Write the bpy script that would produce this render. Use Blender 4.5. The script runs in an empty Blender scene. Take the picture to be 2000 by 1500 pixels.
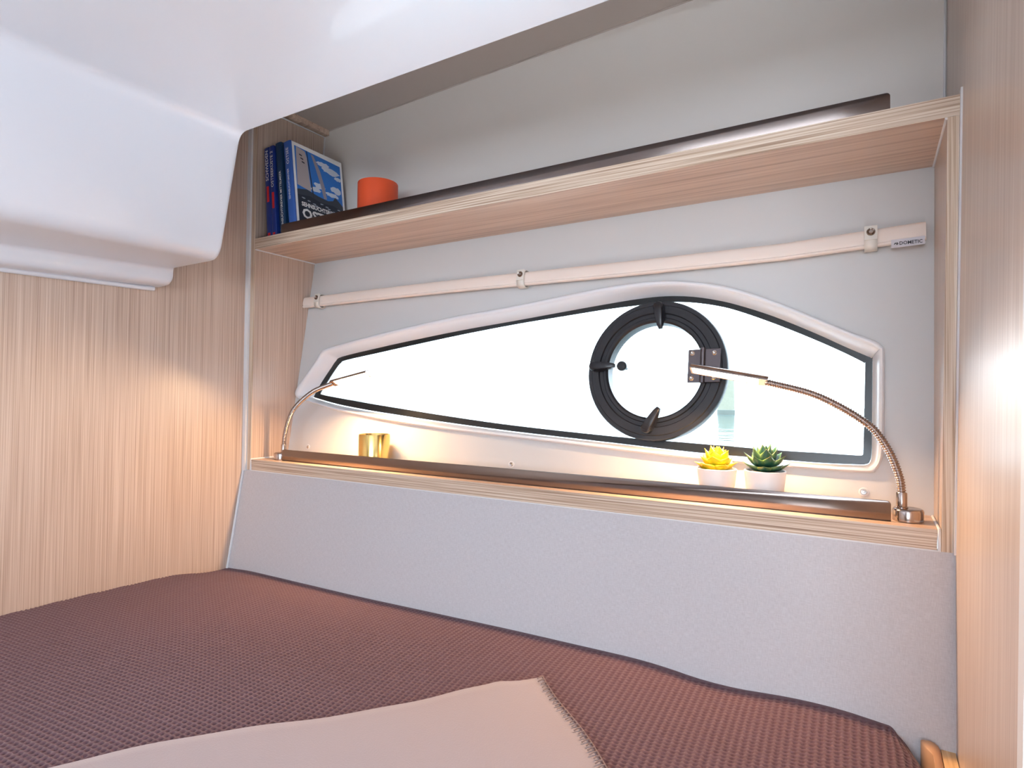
import bpy, bmesh, math, random
import numpy as np
from mathutils import Vector, Matrix
from mathutils.geometry import tessellate_polygon

random.seed(7)
S = bpy.context.scene
C = S.collection
R = math.radians

# ------------------------------------------------------------------ camera, sky, lights, exposure
YAW, PITCH, ROLL, FPX = 0.5461, 0.0207, 0.0105, 1157.76
fw = Vector((-math.sin(YAW)*math.cos(PITCH), math.cos(YAW)*math.cos(PITCH), math.sin(PITCH)))
rt = Vector((math.cos(YAW), math.sin(YAW), 0)); up = rt.cross(fw)
r2 = rt*math.cos(ROLL) + up*math.sin(ROLL); u2 = -rt*math.sin(ROLL) + up*math.cos(ROLL)
cd = bpy.data.cameras.new('camera'); cam = bpy.data.objects.new('camera', cd); C.objects.link(cam)
cam.matrix_world = Matrix(((r2.x, u2.x, -fw.x, 0), (r2.y, u2.y, -fw.y, 0), (r2.z, u2.z, -fw.z, 0), (0, 0, 0, 1)))
cd.sensor_width = 36; cd.lens = 36*FPX/2000; cd.clip_start = .01; cd.clip_end = 500
S.camera = cam

world = bpy.data.worlds.new('overcast_sky'); S.world = world; world.use_nodes = True
bg = world.node_tree.nodes['Background']
bg.inputs[0].default_value = (.72, .86, 1, 1); bg.inputs[1].default_value = 5.0

def area(name, loc, target, sx, sy, power, col):
    l = bpy.data.lights.new(name, 'AREA'); l.shape = 'RECTANGLE'; l.size = sx; l.size_y = sy
    l.energy = power; l.color = col
    o = bpy.data.objects.new(name, l); C.objects.link(o); o.location = loc
    o.rotation_euler = (Vector(target)-Vector(loc)).to_track_quat('-Z', 'Y').to_euler()
    return o
# daylight from the saloon beyond the open cabin doorway, to the right of and behind the camera
area('saloon_daylight', (.30, -2.3, .22), (-.55, 1.2, .25), 1.8, .70, 27, (.77, .885, 1))
area('saloon_side_fill', (1.9, -.5, -.25), (-1.2, .7, .5), 1.0, .6, 4, (.77, .885, 1))  # added low fill lamp, aimed up at the moulding and upper lining
floor_fill = area('floor_bounce_fill', (.40, -.80, .60), (.40, -.799, -1), .5, .5, 43, (.77, .885, 1)); floor_fill.data.spread = R(75)  # added fill lamp, bounced off the floor to brighten the upper lining

S.view_settings.view_transform = 'Standard'; S.view_settings.look = 'None'
S.view_settings.exposure = 1.0; S.view_settings.gamma = 1; S.view_settings.use_curve_mapping = False

# ------------------------------------------------------------------ materials
def srgb(r, g, b):
    f = lambda c: (c/255/12.92 if c/255 <= .04045 else ((c/255+.055)/1.055)**2.4)
    return (f(r), f(g), f(b), 1)
MATS = {}
def mat(name, col, rough=.5, metal=0, coat=0, bump=None, spec=.5, **k):
    m = bpy.data.materials.new(name); m.use_nodes = True; MATS[name] = m
    nt = m.node_tree; b = nt.nodes['Principled BSDF']
    b.inputs['Base Color'].default_value = col; b.inputs['Roughness'].default_value = rough
    b.inputs['Metallic'].default_value = metal; b.inputs['Coat Weight'].default_value = coat
    b.inputs['Specular IOR Level'].default_value = spec
    if 'sheen' in k: b.inputs['Sheen Weight'].default_value = k['sheen']
    if 'sss' in k:
        b.inputs['Subsurface Weight'].default_value = k['sss']; b.inputs['Subsurface Scale'].default_value = .005
    if bump:
        sc, st, dist = bump
        tc = nt.nodes.new('ShaderNodeTexCoord'); n = nt.nodes.new('ShaderNodeTexNoise'); n.inputs['Scale'].default_value = sc
        n.inputs['Detail'].default_value = 4
        bp = nt.nodes.new('ShaderNodeBump'); bp.inputs['Strength'].default_value = st; bp.inputs['Distance'].default_value = dist
        nt.links.new(tc.outputs['Object'], n.inputs['Vector']); nt.links.new(n.outputs['Fac'], bp.inputs['Height'])
        nt.links.new(bp.outputs['Normal'], b.inputs['Normal'])
    return m
def wood(name, scale, dark, mid, light, rough=.38, coat=.25, pos=(.34, .5, .66), fine=(1, 1, 1), bumpst=.08):
    m = bpy.data.materials.new(name); m.use_nodes = True; nt = m.node_tree; b = nt.nodes['Principled BSDF']
    tc = nt.nodes.new('ShaderNodeTexCoord')
    def noise(sc, detail):
        mp = nt.nodes.new('ShaderNodeMapping'); mp.inputs['Scale'].default_value = sc
        n = nt.nodes.new('ShaderNodeTexNoise'); n.inputs['Scale'].default_value = 1; n.inputs['Detail'].default_value = detail
        nt.links.new(tc.outputs['Object'], mp.inputs['Vector']); nt.links.new(mp.outputs['Vector'], n.inputs['Vector'])
        return n.outputs['Fac']
    a = noise(scale, 3); f = noise(tuple(s*q for s, q in zip(scale, fine)), 2)
    mx = nt.nodes.new('ShaderNodeMix'); mx.data_type = 'FLOAT'; mx.inputs[0].default_value = .45
    nt.links.new(a, mx.inputs[2]); nt.links.new(f, mx.inputs[3])
    cr = nt.nodes.new('ShaderNodeValToRGB'); e = cr.color_ramp.elements
    e[0].position = pos[0]; e[0].color = dark; e[1].position = pos[2]; e[1].color = light
    q = e.new(pos[1]); q.color = mid
    nt.links.new(mx.outputs[0], cr.inputs['Fac']); nt.links.new(cr.outputs['Color'], b.inputs['Base Color'])
    bp = nt.nodes.new('ShaderNodeBump'); bp.inputs['Strength'].default_value = bumpst; bp.inputs['Distance'].default_value = .001
    nt.links.new(mx.outputs[0], bp.inputs['Height']); nt.links.new(bp.outputs['Normal'], b.inputs['Normal'])
    b.inputs['Roughness'].default_value = rough; b.inputs['Coat Weight'].default_value = coat; b.inputs['Coat Roughness'].default_value = .45
    return m
def fabric_panel(name, col, col2, freq, strength):
    m = bpy.data.materials.new(name); m.use_nodes = True; nt = m.node_tree; b = nt.nodes['Principled BSDF']
    tc = nt.nodes.new('ShaderNodeTexCoord'); outs = []
    for sc in ((freq*.12, 1, freq), (freq, 1, freq*.12)):
        mp = nt.nodes.new('ShaderNodeMapping'); mp.inputs['Scale'].default_value = sc
        n = nt.nodes.new('ShaderNodeTexNoise'); n.inputs['Scale'].default_value = 1; n.inputs['Detail'].default_value = 3
        nt.links.new(tc.outputs['Object'], mp.inputs['Vector']); nt.links.new(mp.outputs['Vector'], n.inputs['Vector']); outs.append(n.outputs['Fac'])
    ad = nt.nodes.new('ShaderNodeMath'); ad.operation = 'ADD'; nt.links.new(outs[0], ad.inputs[0]); nt.links.new(outs[1], ad.inputs[1])
    mr = nt.nodes.new('ShaderNodeMapRange'); mr.inputs[1].default_value = .75; mr.inputs[2].default_value = 1.25
    nt.links.new(ad.outputs[0], mr.inputs[0])
    mx = nt.nodes.new('ShaderNodeMix'); mx.data_type = 'RGBA'; mx.inputs[6].default_value = col2; mx.inputs[7].default_value = col
    nt.links.new(mr.outputs[0], mx.inputs[0]); nt.links.new(mx.outputs[2], b.inputs['Base Color'])
    bp = nt.nodes.new('ShaderNodeBump'); bp.inputs['Strength'].default_value = strength; bp.inputs['Distance'].default_value = .0006
    nt.links.new(mr.outputs[0], bp.inputs['Height']); nt.links.new(bp.outputs['Normal'], b.inputs['Normal'])
    b.inputs['Roughness'].default_value = .6
    return m
def emission(name, col, st):
    m = bpy.data.materials.new(name); m.use_nodes = True; nt = m.node_tree
    nt.nodes.remove(nt.nodes['Principled BSDF']); e = nt.nodes.new('ShaderNodeEmission')
    e.inputs[0].default_value = col; e.inputs[1].default_value = st
    nt.links.new(e.outputs[0], nt.nodes['Material Output'].inputs[0]); return m
def clear_glass(name):
    m = bpy.data.materials.new(name); m.use_nodes = True; nt = m.node_tree
    nt.nodes.remove(nt.nodes['Principled BSDF'])
    t = nt.nodes.new('ShaderNodeBsdfTransparent'); t.inputs[0].default_value = (.97, .99, .985, 1)
    g = nt.nodes.new('ShaderNodeBsdfGlossy'); g.inputs['Roughness'].default_value = .02
    fr = nt.nodes.new('ShaderNodeFresnel'); fr.inputs[0].default_value = 1.3
    mx = nt.nodes.new('ShaderNodeMixShader')
    nt.links.new(fr.outputs[0], mx.inputs[0]); nt.links.new(t.outputs[0], mx.inputs[1]); nt.links.new(g.outputs[0], mx.inputs[2])
    nt.links.new(mx.outputs[0], nt.nodes['Material Output'].inputs[0]); return m

WD, WM, WL = srgb(152, 128, 112), srgb(192, 169, 153), srgb(214, 196, 182)
M_wall = wood('oak_veneer_upright', (30, 330, 2.2), WD, WM, WL, fine=(1, 2.4, 1.5), pos=(.3, .48, .66), rough=.34, coat=.4)
M_wallr = wood('oak_veneer_upright_pale', (30, 190, 3.0), srgb(180, 158, 144), srgb(200, 180, 166), srgb(214, 198, 186), fine=(1, 2.6, 1.4), rough=.33)
M_shelf = wood('oak_veneer_lengthwise', (2.2, 110, 110), srgb(170, 140, 120), srgb(202, 174, 154), srgb(218, 194, 174), fine=(1.3, 2.5, 2.5))
M_edge_h = wood('oak_edge_lengthwise', (2.6, 40, 330), srgb(148, 120, 98), srgb(198, 172, 148), srgb(228, 212, 194), pos=(.36, .47, .58), coat=.1, fine=(1.2, 1, 2))
M_edge_v = wood('oak_edge_upright', (380, 40, 3.0), srgb(154, 124, 100), srgb(202, 176, 150), srgb(228, 212, 194), pos=(.36, .47, .58), coat=.1, fine=(2, 1, 1.2))
M_white = mat('white_gelcoat', srgb(218, 219, 226), .28, coat=.2)
M_bezel = mat('white_window_moulding', srgb(228, 229, 233), .3)
M_trim = mat('white_sealant', srgb(226, 226, 228), .45)
M_up = mat('beige_vinyl_lining', srgb(234, 228, 222), .55, bump=(900, .08, .0005))
M_mid = mat('light_grey_vinyl_lining', srgb(206, 206, 206), .5, bump=(900, .05, .0005))
M_low = fabric_panel('grey_woven_lining', srgb(206, 204, 207), srgb(192, 189, 192), 900, .15)
M_recess = mat('taupe_ceiling_lining', srgb(190, 178, 170), .6)
M_floor = wood('pale_oak_floor', (60, 4, 4), srgb(186, 178, 170), srgb(204, 197, 190), srgb(216, 210, 204))
M_dark = wood('dark_wardrobe', (60, 4, 4), srgb(90, 66, 50), srgb(120, 90, 66), srgb(140, 108, 80))
M_frit = mat('black_window_border', (.012, .014, .015, 1), .25)
M_port = mat('black_port_frame', (.014, .014, .018, 1), .38)
M_latch = mat('black_plastic', (.012, .012, .016, 1), .3)
M_glass = clear_glass('window_glass')
M_steel = mat('polished_steel', (.23, .19, .175, 1), .17, 1)
M_chrome = mat('satin_nickel', (.44, .37, .34, 1), .16, 1)
M_hinge = mat('hinge_steel', (.14, .12, .125, 1), .3, 1)
M_screw = mat('screw_steel', (.7, .68, .66, 1), .25, 1)
M_led = emission('warm_led', (1, .62, .32, 1), 500)
M_blind = mat('cream_blind_fabric', srgb(236, 222, 212), .75, sheen=.2, bump=(1500, .1, .0004))
M_strap = mat('pale_grey_strap', srgb(222, 217, 208), .6, bump=(700, .15, .0005))
M_snap = mat('dark_snap_metal', (.3, .25, .22, 1), .2, 1)
M_label = mat('silver_label_cloth', srgb(214, 210, 216), .5)
M_ink = mat('dark_ink', (.02, .022, .03, 1), .6)
M_orange = mat('matt_orange', srgb(232, 88, 48), .55)
M_gold = mat('brushed_brass', (.83, .58, .20, 1), .2, 1)
M_pot = mat('white_ceramic', srgb(236, 233, 232), .3)
M_soil = mat('dark_soil', (.05, .035, .025, 1), .9)
M_paper = mat('book_paper', srgb(236, 232, 224), .8)
M_navy = mat('navy_cover', srgb(24, 52, 128), .35)
M_teal = mat('dark_teal_cover', srgb(22, 58, 92), .35)
M_blue = mat('blue_cover', srgb(58, 100, 178), .35)
M_pwhite = mat('print_white', srgb(240, 240, 240), .4)
M_pred = mat('print_red', srgb(222, 40, 44), .4)
M_tan = mat('tan_bed_board', srgb(196, 154, 120), .5)
M_ledge = wood('light_oak_ledge', (120, 6, 60), srgb(190, 146, 92), srgb(220, 178, 122), srgb(236, 200, 150))
M_blanket = mat('brown_waffle_cotton', srgb(100, 76, 84), .9, sheen=.15, spec=.2, bump=(1800, .25, .0006))
M_throw = mat('beige_fleece', srgb(150, 139, 144), .95, sheen=.4, spec=.1, bump=(420, .35, .0012))
M_stitch = mat('taupe_yarn', srgb(136, 118, 116), .9)
M_matt = mat('mattress_cloth', srgb(210, 206, 200), .9)

# ------------------------------------------------------------------ mesh helpers
class MB:
    def __init__(self): self.v = []; self.f = []
    def add(self, vs, fs):
        o = len(self.v); self.v += [tuple(p) for p in vs]; self.f += [tuple(i+o for i in q) for q in fs]; return self
    def box(self, x0, x1, y0, y1, z0, z1):
        return self.add([(x0,y0,z0),(x1,y0,z0),(x1,y1,z0),(x0,y1,z0),(x0,y0,z1),(x1,y0,z1),(x1,y1,z1),(x0,y1,z1)],
                        [(0,3,2,1),(4,5,6,7),(0,1,5,4),(1,2,6,5),(2,3,7,6),(3,0,4,7)])
    def hexa(self, p8): return self.add(p8, [(0,3,2,1),(4,5,6,7),(0,1,5,4),(1,2,6,5),(2,3,7,6),(3,0,4,7)])
    def loft(self, rings, cap0=True, cap1=True, closed=True):
        n = len(rings[0]); vs = [p for r_ in rings for p in r_]; fs = []
        for i in range(len(rings)-1):
            for j in range(n if closed else n-1):
                k = (j+1) % n; fs.append((i*n+j, i*n+k, (i+1)*n+k, (i+1)*n+j))
        if cap0: fs.append(tuple(range(n-1, -1, -1)))
        if cap1: fs.append(tuple((len(rings)-1)*n+j for j in range(n)))
        return self.add(vs, fs)
    def lathe(self, prof, seg=32, o=(0,0,0), ax=None):
        # prof: (radius, height) pairs along ax
        ax = Vector(ax or (0,0,1)).normalized(); a = ax.orthogonal().normalized(); b = ax.cross(a); o = Vector(o)
        rings = [[o + ax*h + (a*math.cos(2*math.pi*j/seg) + b*math.sin(2*math.pi*j/seg))*max(r_, 1e-5) for j in range(seg)] for r_, h in prof]
        return self.loft(rings)
    def tube(self, path, rad, seg=12, caps=True):
        P = [Vector(p) for p in path]; rings = []; prev = None
        for i, p in enumerate(P):
            t = (P[min(i+1, len(P)-1)] - P[max(i-1, 0)]).normalized()
            a = prev - t*prev.dot(t) if prev else t.orthogonal()
            a.normalize(); prev = a; b = t.cross(a); r_ = rad(i) if callable(rad) else rad
            rings.append([p + (a*math.cos(2*math.pi*j/seg) + b*math.sin(2*math.pi*j/seg))*r_ for j in range(seg)])
        return self.loft(rings, caps, caps)
    def build(self, name, m, parent=None, smooth=None, bevel=0, recalc=True):
        me = bpy.data.meshes.new(name); me.from_pydata(self.v, [], self.f)
        if recalc:
            bm = bmesh.new(); bm.from_mesh(me); bmesh.ops.recalc_face_normals(bm, faces=bm.faces)
            if bevel:
                es = [e for e in bm.edges if len(e.link_faces) == 2 and e.calc_face_angle(0) > .5]
                bmesh.ops.bevel(bm, geom=es, offset=bevel, segments=2, profile=.5, affect='EDGES', clamp_overlap=True)
            bm.to_mesh(me); bm.free()
        if smooth is not None:
            me.shade_smooth(); me.set_sharp_from_angle(angle=R(smooth))
        me.materials.append(m)
        o = bpy.data.objects.new(name, me); C.objects.link(o)
        if parent: o.parent = parent
        return o
def tag(o, label=None, cat=None, group=None, kind=None):
    if label: o['label'] = label
    if cat: o['category'] = cat
    if group: o['group'] = group
    if kind: o['kind'] = kind
    return o
def empty(name, loc=(0,0,0)):
    o = bpy.data.objects.new(name, None); C.objects.link(o); o.location = loc; o.empty_display_size = .02; return o
def struct(o): o['kind'] = 'structure'; return o
def copy_tree(o, parent=None):
    c = o.copy(); C.objects.link(c); c.parent = parent
    for ch in list(o.children): copy_tree(ch, c)
    return c
def catmull(pts, per, closed=False):
    P = [Vector(p) for p in pts]; n = len(P); out = []
    for i in range(n if closed else n-1):
        g = (lambda k: P[k % n]) if closed else (lambda k: P[max(0, min(n-1, k))])
        a, b, c, d = g(i-1), g(i), g(i+1), g(i+2)
        for s in range(per):
            t = s/per
            out.append(.5*((2*b) + (c-a)*t + (2*a-5*b+4*c-d)*t*t + (3*b-a-3*c+d)*t**3))
    if not closed: out.append(P[-1].copy())
    return out
def lettering(txt, size, m, parent, mtx, name='lettering', bold=0, sx=1.0):
    cu = bpy.data.curves.new('t', 'FONT'); cu.body = txt; cu.size = size; cu.offset = bold; cu.resolution_u = 2
    t = bpy.data.objects.new('t', cu); C.objects.link(t)
    dg = bpy.context.evaluated_depsgraph_get(); me = bpy.data.meshes.new_from_object(t.evaluated_get(dg))
    bpy.data.objects.remove(t); bpy.data.curves.remove(cu)
    me.name = name; me.materials.clear(); me.materials.append(m)
    w = max(v.co.x for v in me.vertices); h = max(v.co.y for v in me.vertices)
    me.transform(mtx @ Matrix.Diagonal((sx, 1, 1, 1)))
    o = bpy.data.objects.new(name, me); C.objects.link(o); o.parent = parent
    return o, w*sx, h
def fillet(pts, rads, seg=6):
    # rounded open polyline in 2-D
    out = [Vector(pts[0])]
    for i in range(1, len(pts)-1):
        a, b, c = Vector(pts[i-1]), Vector(pts[i]), Vector(pts[i+1]); r_ = rads[i]
        if r_ <= 0: out.append(b); continue
        u, w = (a-b).normalized(), (c-b).normalized()
        d = min(r_, (a-b).length*.49, (c-b).length*.49)
        for k in range(seg+1):
            t = k/seg; p = (b+u*d)*(1-t)**2 + b*2*t*(1-t) + (b+w*d)*t*t; out.append(p)
    out.append(Vector(pts[-1])); return out

# ------------------------------------------------------------------ reference dimensions (metres, camera at origin)
D = 1.1                                   # front plane of the shelves
ZUT, ZUB, ZLT, ZLB = .4609, .4296, -.1941, -.2254
XL, XWALL = -1.568, -1.602
FLOOR = -1.05
def xr(z): return .1142 + .0157*(z-.46)   # cabin side of the right-hand wall, leaning slightly
def xp(z): return .0983 + .0157*(z-.43)   # inner face of the right-hand upright
SW = (1.322-1.228)/(ZUB-ZLT)
def yw(z): return 1.228 + SW*(z-ZLT)      # window lining, leaning outwards
def ylow(z): return 1.10 + .1616*(z-ZLB)  # lower lining
def yup(z): return 1.326 + .07*(z-ZUT)    # upper lining
VN = Vector((0, -1, SW)).normalized(); VU = Vector((0, SW, 1)).normalized()

# ------------------------------------------------------------------ the setting
struct(MB().box(XWALL-.02, XWALL, -2.5, D+.004, FLOOR, 1.0).build('wall_left', M_wall))
m = MB(); z0, z1 = FLOOR, 1.0
m.hexa([(xr(z0)+.002, .64, z0), (xr(z0)+.03, .64, z0), (xr(z0)+.03, 1.42, z0), (xr(z0)+.002, 1.42, z0),
        (xr(z1)+.002, .64, z1), (xr(z1)+.03, .64, z1), (xr(z1)+.03, 1.42, z1), (xr(z1)+.002, 1.42, z1)])
struct(m.build('wall_right', M_wallr))
m = MB(); m.hexa([(xr(z0)-.001, .618, z0), (xr(z0)+.034, .618, z0), (xr(z0)+.034, .64, z0), (xr(z0)-.001, .64, z0),
                  (xr(z1)-.001, .618, z1), (xr(z1)+.034, .618, z1), (xr(z1)+.034, .64, z1), (xr(z1)-.001, .64, z1)])
struct(m.build('trim_1', M_trim))
struct(MB().box(-1.62, 2.4, -2.53, 1.42, FLOOR-.03, FLOOR).build('floor', M_floor))
struct(MB().box(-1.62, 2.4, -2.53, -2.5, FLOOR, 1.0).build('wall_front', M_dark))
struct(MB().box(2.37, 2.4, -2.5, .64, FLOOR, 1.0).build('wall_saloon', M_white))
struct(MB().box(xr(0)+.03, 2.4, .62, .65, FLOOR, 1.0).build('wall_saloon_side', M_white))
# upper lining
m = MB(); a, b = ZUT-.03, 1.0
m.hexa([(XL-.03, yup(a), a), (.13, yup(a), a), (.13, yup(a)+.02, a), (XL-.03, yup(a)+.02, a),
        (XL-.03, yup(b), b), (.13, yup(b), b), (.13, yup(b)+.02, b), (XL-.03, yup(b)+.02, b)])
struct(m.build('wall_back_upper', M_up))
# lower lining
m = MB(); a, b = -.53, ZLB-.001
m.loft([[(x0, ylow(b), b), (x1, ylow(b), b), (x1, ylow(b)+.02, b), (x0, ylow(b)+.02, b)] if z is None else
        [(x0, ylow(a), z), (x1, ylow(a), z), (x1, ylow(a)+.02, z), (x0, ylow(a)+.02, z)]
        for x0, x1, z in ((XWALL, .105, FLOOR), (XWALL, .105, a), (XWALL, .118, None))])
struct(m.build('wall_back_lower', M_low))

# window outlines (x, z) on the lining (OUT) and on the glass 30 mm further out (INN, FRI)
OUT = [(-1.5672,.0074),(-1.5422,.044),(-1.4959,.0972),(-1.4723,.1317),(-1.4432,.1438),(-1.2933,.1697),(-1.1626,.1887),(-.9645,.2134),(-.7874,.2284),(-.6431,.2445),(-.5373,.2560),(-.4504,.2601),(-.3915,.2581),(-.335,.2516),(-.2809,.2398),(-.2291,.2231),(-.1603,.192),(-.087,.1542),(-.0355,.1271),(.0014,.1095),(.0163,.0966),(.0196,.0786),(.0183,-.0442),(.0177,-.0845),(.0142,-.1075),(.0064,-.1235),(-.0053,-.1299),(-.0799,-.13),(-.1432,-.1291),(-.2285,-.1271),(-.3293,-.1244),(-.4869,-.1164),(-.7532,-.1015),(-.9764,-.0887),(-1.1214,-.0772),(-1.2405,-.0649),(-1.3691,-.0486),(-1.4994,-.0242),(-1.5518,-.0136)]
INN = [(-1.5168,-.0018),(-1.4886,.0446),(-1.4559,.0876),(-1.4391,.1084),(-1.4121,.1223),(-1.2641,.1447),(-1.1461,.1607),(-.9655,.1827),(-.7949,.1998),(-.6554,.2142),(-.5474,.2251),(-.4592,.2325),(-.3993,.2337),(-.344,.2285),(-.292,.2174),(-.2441,.2025),(-.1733,.1736),(-.0978,.1356),(-.0448,.106),(-.011,.0881),(-.0011,.0825),(.0006,.0761),(-.0005,-.0478),(-.001,-.0926),(-.0038,-.1094),(-.0102,-.1144),(-.0232,-.1157),(-.082,-.1167),(-.1469,-.1155),(-.2345,-.1133),(-.338,-.1097),(-.4998,-.1003),(-.7731,-.0849),(-1.0027,-.0681),(-1.152,-.0550),(-1.2739,-.0439),(-1.3949,-.0299),(-1.4897,-.0137),(-1.5108,-.009)]
FRI = [(-1.4899,.0049),(-1.4616,.0454),(-1.4303,.0863),(-1.4166,.0982),(-1.3957,.1066),(-1.2509,.1272),(-1.1377,.1432),(-.9584,.1673),(-.792,.1865),(-.6541,.1992),(-.5463,.2087),(-.4581,.2136),(-.3984,.2158),(-.3467,.2119),(-.2935,.2016),(-.2467,.1871),(-.1759,.1566),(-.104,.1215),(-.0533,.0943),(-.0201,.0747),(-.0122,.0686),(-.0113,.0628),(-.0131,-.0445),(-.0143,-.0933),(-.0151,-.1008),(-.0192,-.1024),(-.0298,-.1026),(-.0865,-.1017),(-.1536,-.1011),(-.2399,-.0982),(-.3386,-.0947),(-.5006,-.0889),(-.7744,-.0728),(-1.0048,-.0529),(-1.1546,-.0378),(-1.2771,-.0253),(-1.3824,-.0133),(-1.4684,-.003),(-1.4854,.0001)]
def smooth_loop(l): return catmull([(x, z, 0) for x, z in l], 4, True)
oO, oI, oF = smooth_loop(OUT), smooth_loop(INN), smooth_loop(FRI)
def on_lining(x, z, off=0):  # off > 0: into the room
    p = Vector((x, yw(z), z)); return p + VN*off
def on_glass(x, z, off=0):
    p = Vector((x, yw(z)+.03, z)); return p + VN*off
def plate(outer, holes, th, place):
    # flat plate with holes: outer/holes lists of (x,z); place(x,z,off)
    loops = [outer] + holes; flat = [Vector((p[0], p[1], 0)) for l in loops for p in l]
    tris = tessellate_polygon([[Vector((p[0], p[1], 0)) for p in l] for l in loops])
    n = len(flat); vs = [place(p.x, p.y, 0) for p in flat] + [place(p.x, p.y, -th) for p in flat]
    fs = [tuple(t) for t in tris] + [tuple(i+n for i in reversed(t)) for t in tris]; k = 0
    for l in loops:
        c = len(l)
        for j in range(c): fs.append((k+j, k+(j+1) % c, n+k+(j+1) % c, n+k+j))
        k += c
    return MB().add(vs, fs)
hole = [(p.x*.9985-.0008, p.y*.985+.0006) for p in oO]
def xpan(z): return xp(z)+.004
m = plate([(XL-.012, ZLB), (xpan(ZLB), ZLB), (xpan(ZUT), ZUT), (XL-.012, ZUT)], [hole], .012, on_lining)
struct(m.build('wall_back_middle', M_mid))

# overhead moulding: flat ceiling with a dropped, stepped box along the left wall
prof = fillet([(.125, .616), (-1.277, .616), (-1.340, .320), (-1.546, .3195), (-1.549, .278), (-1.602, .2755)], [0, .028, .034, .012, .02, 0], 8)
def droop(x, y, z):
    if z > .45: return z
    return z - (.012 + .025*min(1, max(0, (-1.335-x)/.21)))*(.85-y)*min(1, (.45-z)/.1)
rings = []
for y, inset in ((-2.5, 0), (.3, 0), (.835, 0), (.842, .0008), (.847, .003), (.85, .008)):
    ring = []
    for p in prof:
        x, z = p.x, p.y
        ring.append((x-inset*(1 if z < .55 and x > -1.5 else 0), y, droop(x, y, z)+(inset if z < .35 else 0)))
    ring += [(-1.602, y, .9), (.125, y, .9)]
    rings.append(ring)
liner = struct(MB().loft(rings).build('ceiling', M_white, smooth=35))
struct(MB().tube([(-1.596, -2.5, .226), (-1.596, .3, .2555), (-1.596, .80, .2685), (-1.596, .828, .270)], .006, 10).build('trim_2', M_white, smooth=60))
m = MB(); zr = lambda x: .880+.030*(x+1.53)
m.hexa([(-1.61, .84, zr(-1.61)), (.13, .84, zr(.13)), (.13, 1.38, zr(.13)), (-1.61, 1.38, zr(-1.61)),
        (-1.61, .84, 1.0), (.13, .84, 1.0), (.13, 1.38, 1.0), (-1.61, 1.38, 1.0)])
struct(m.build('ceiling_recess', M_recess))
struct(MB().box(.125, 2.4, -2.5, .64, .616, .66).build('ceiling_saloon', M_white))

# white sealant lines and cover strips
tn = [3]
def trim(p8=None, path=None, r_=.0015, m_=M_trim):
    n = 'trim_%d' % tn[0]; tn[0] += 1
    o = MB().hexa(p8).build(n, m_) if p8 else MB().tube(path, r_, 8).build(n, m_, smooth=60)
    return struct(o)
trim([(-1.6035, 1.094, -.228), (-1.588, 1.094, -.228), (-1.588, 1.106, -.228), (-1.6035, 1.106, -.228),
      (-1.6005, 1.094, .98), (-1.585, 1.094, .98), (-1.585, 1.106, .98), (-1.6005, 1.106, .98)])
trim(path=[(-1.600, ylow(-.228)-.002, -.228), (-1.600, ylow(-.56)-.002, -.56)], r_=.0036)
trim([(xr(-.228)-.0005, 1.092, -.228), (xr(-.228)+.0035, 1.092, -.228), (xr(-.228)+.0035, 1.106, -.228), (xr(-.228)-.0005, 1.106, -.228),
      (xr(.468)-.0005, 1.092, .468), (xr(.468)+.0035, 1.092, .468), (xr(.468)+.0035, 1.106, .468), (xr(.468)-.0005, 1.106, .468)])
trim(path=[(XL+.0012, D+.001, ZUB-.001), (XL+.0012, 1.322, ZUB-.001)], r_=.0022)
trim(path=[(xp(ZUB)-.0012, D+.001, ZUB-.001), (xp(ZUB)-.0012, 1.322, ZUB-.001)], r_=.0022)
trim(path=[(xp(ZLT)-.0025, 1.222, ZLT), (xp(ZLT)-.0025, D-.001, ZLT), (xp(ZLB)-.0025, D-.001, ZLB)], r_=.0022)
trim(path=[(XL+.0012, 1.226, ZLT+.001), (XL+.0012, D-.001, ZLT+.001), (XL+.0012, D-.001, ZLB)], r_=.0022)
trim(path=[(XL+.002, yup(ZUT), ZUT), (XL+.002, yup(.86)-.002, .86), (XL+.003, 1.10, .857)], r_=.0026)
trim(path=[(xr(.46)-.001, yup(.46)-.001, .46), (xr(.95)-.001, yup(.95)-.001, .95)], r_=.0022)
trim(path=[(-1.55, yup(.88)-.001, zr(-1.55)-.001), (.115, yup(.91)-.001, zr(.115)-.001)], r_=.002, m_=M_recess)
trim(path=[(XL, D+.001, ZLB-.001), (xp(ZLB), D+.001, ZLB-.001)], r_=.0018)

# ------------------------------------------------------------------ window with opening port
win = struct(empty('window_1', (-.78, yw(-.13), -.13)))
def par(o): o.parent = win; o.matrix_parent_inverse = Matrix.Translation(-win.location); return o
steps = [(0, -.002), (0, .004), (.07, .0085), (.2, .011), (.36, .0095), (.5, .004), (.62, -.004), (.8, -.016), (1, -.0285)]
rings = []
for t, off in steps:
    rings.append([on_lining(o.x*(1-t)+i.x*t, o.y*(1-t)+i.y*t, off) for o, i in zip(oO, oI)])
par(MB().loft(rings, False, False).build('window_surround', M_bezel, smooth=70))
inn2 = [(p.x*1.004-.000, p.y*1.03) for p in oI]
fr2 = [(p.x, p.y) for p in oF]
PC = (-.4120, .0595); PRO, PRI = .157, .107
par(plate(inn2, [fr2], .003, lambda x, z, o: on_glass(x, z, o+.0015)).build('black_border', M_frit))
hole_port = [(PC[0]+.135*math.cos(2*math.pi*j/48), PC[1]+.135/VU.length*VU.z*math.sin(2*math.pi*j/48)) for j in range(48)]
par(plate(inn2, [hole_port], .005, lambda x, z, o: on_glass(x, z, o-.004)).build('glass_pane', M_glass))
pc = on_glass(*PC)
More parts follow.
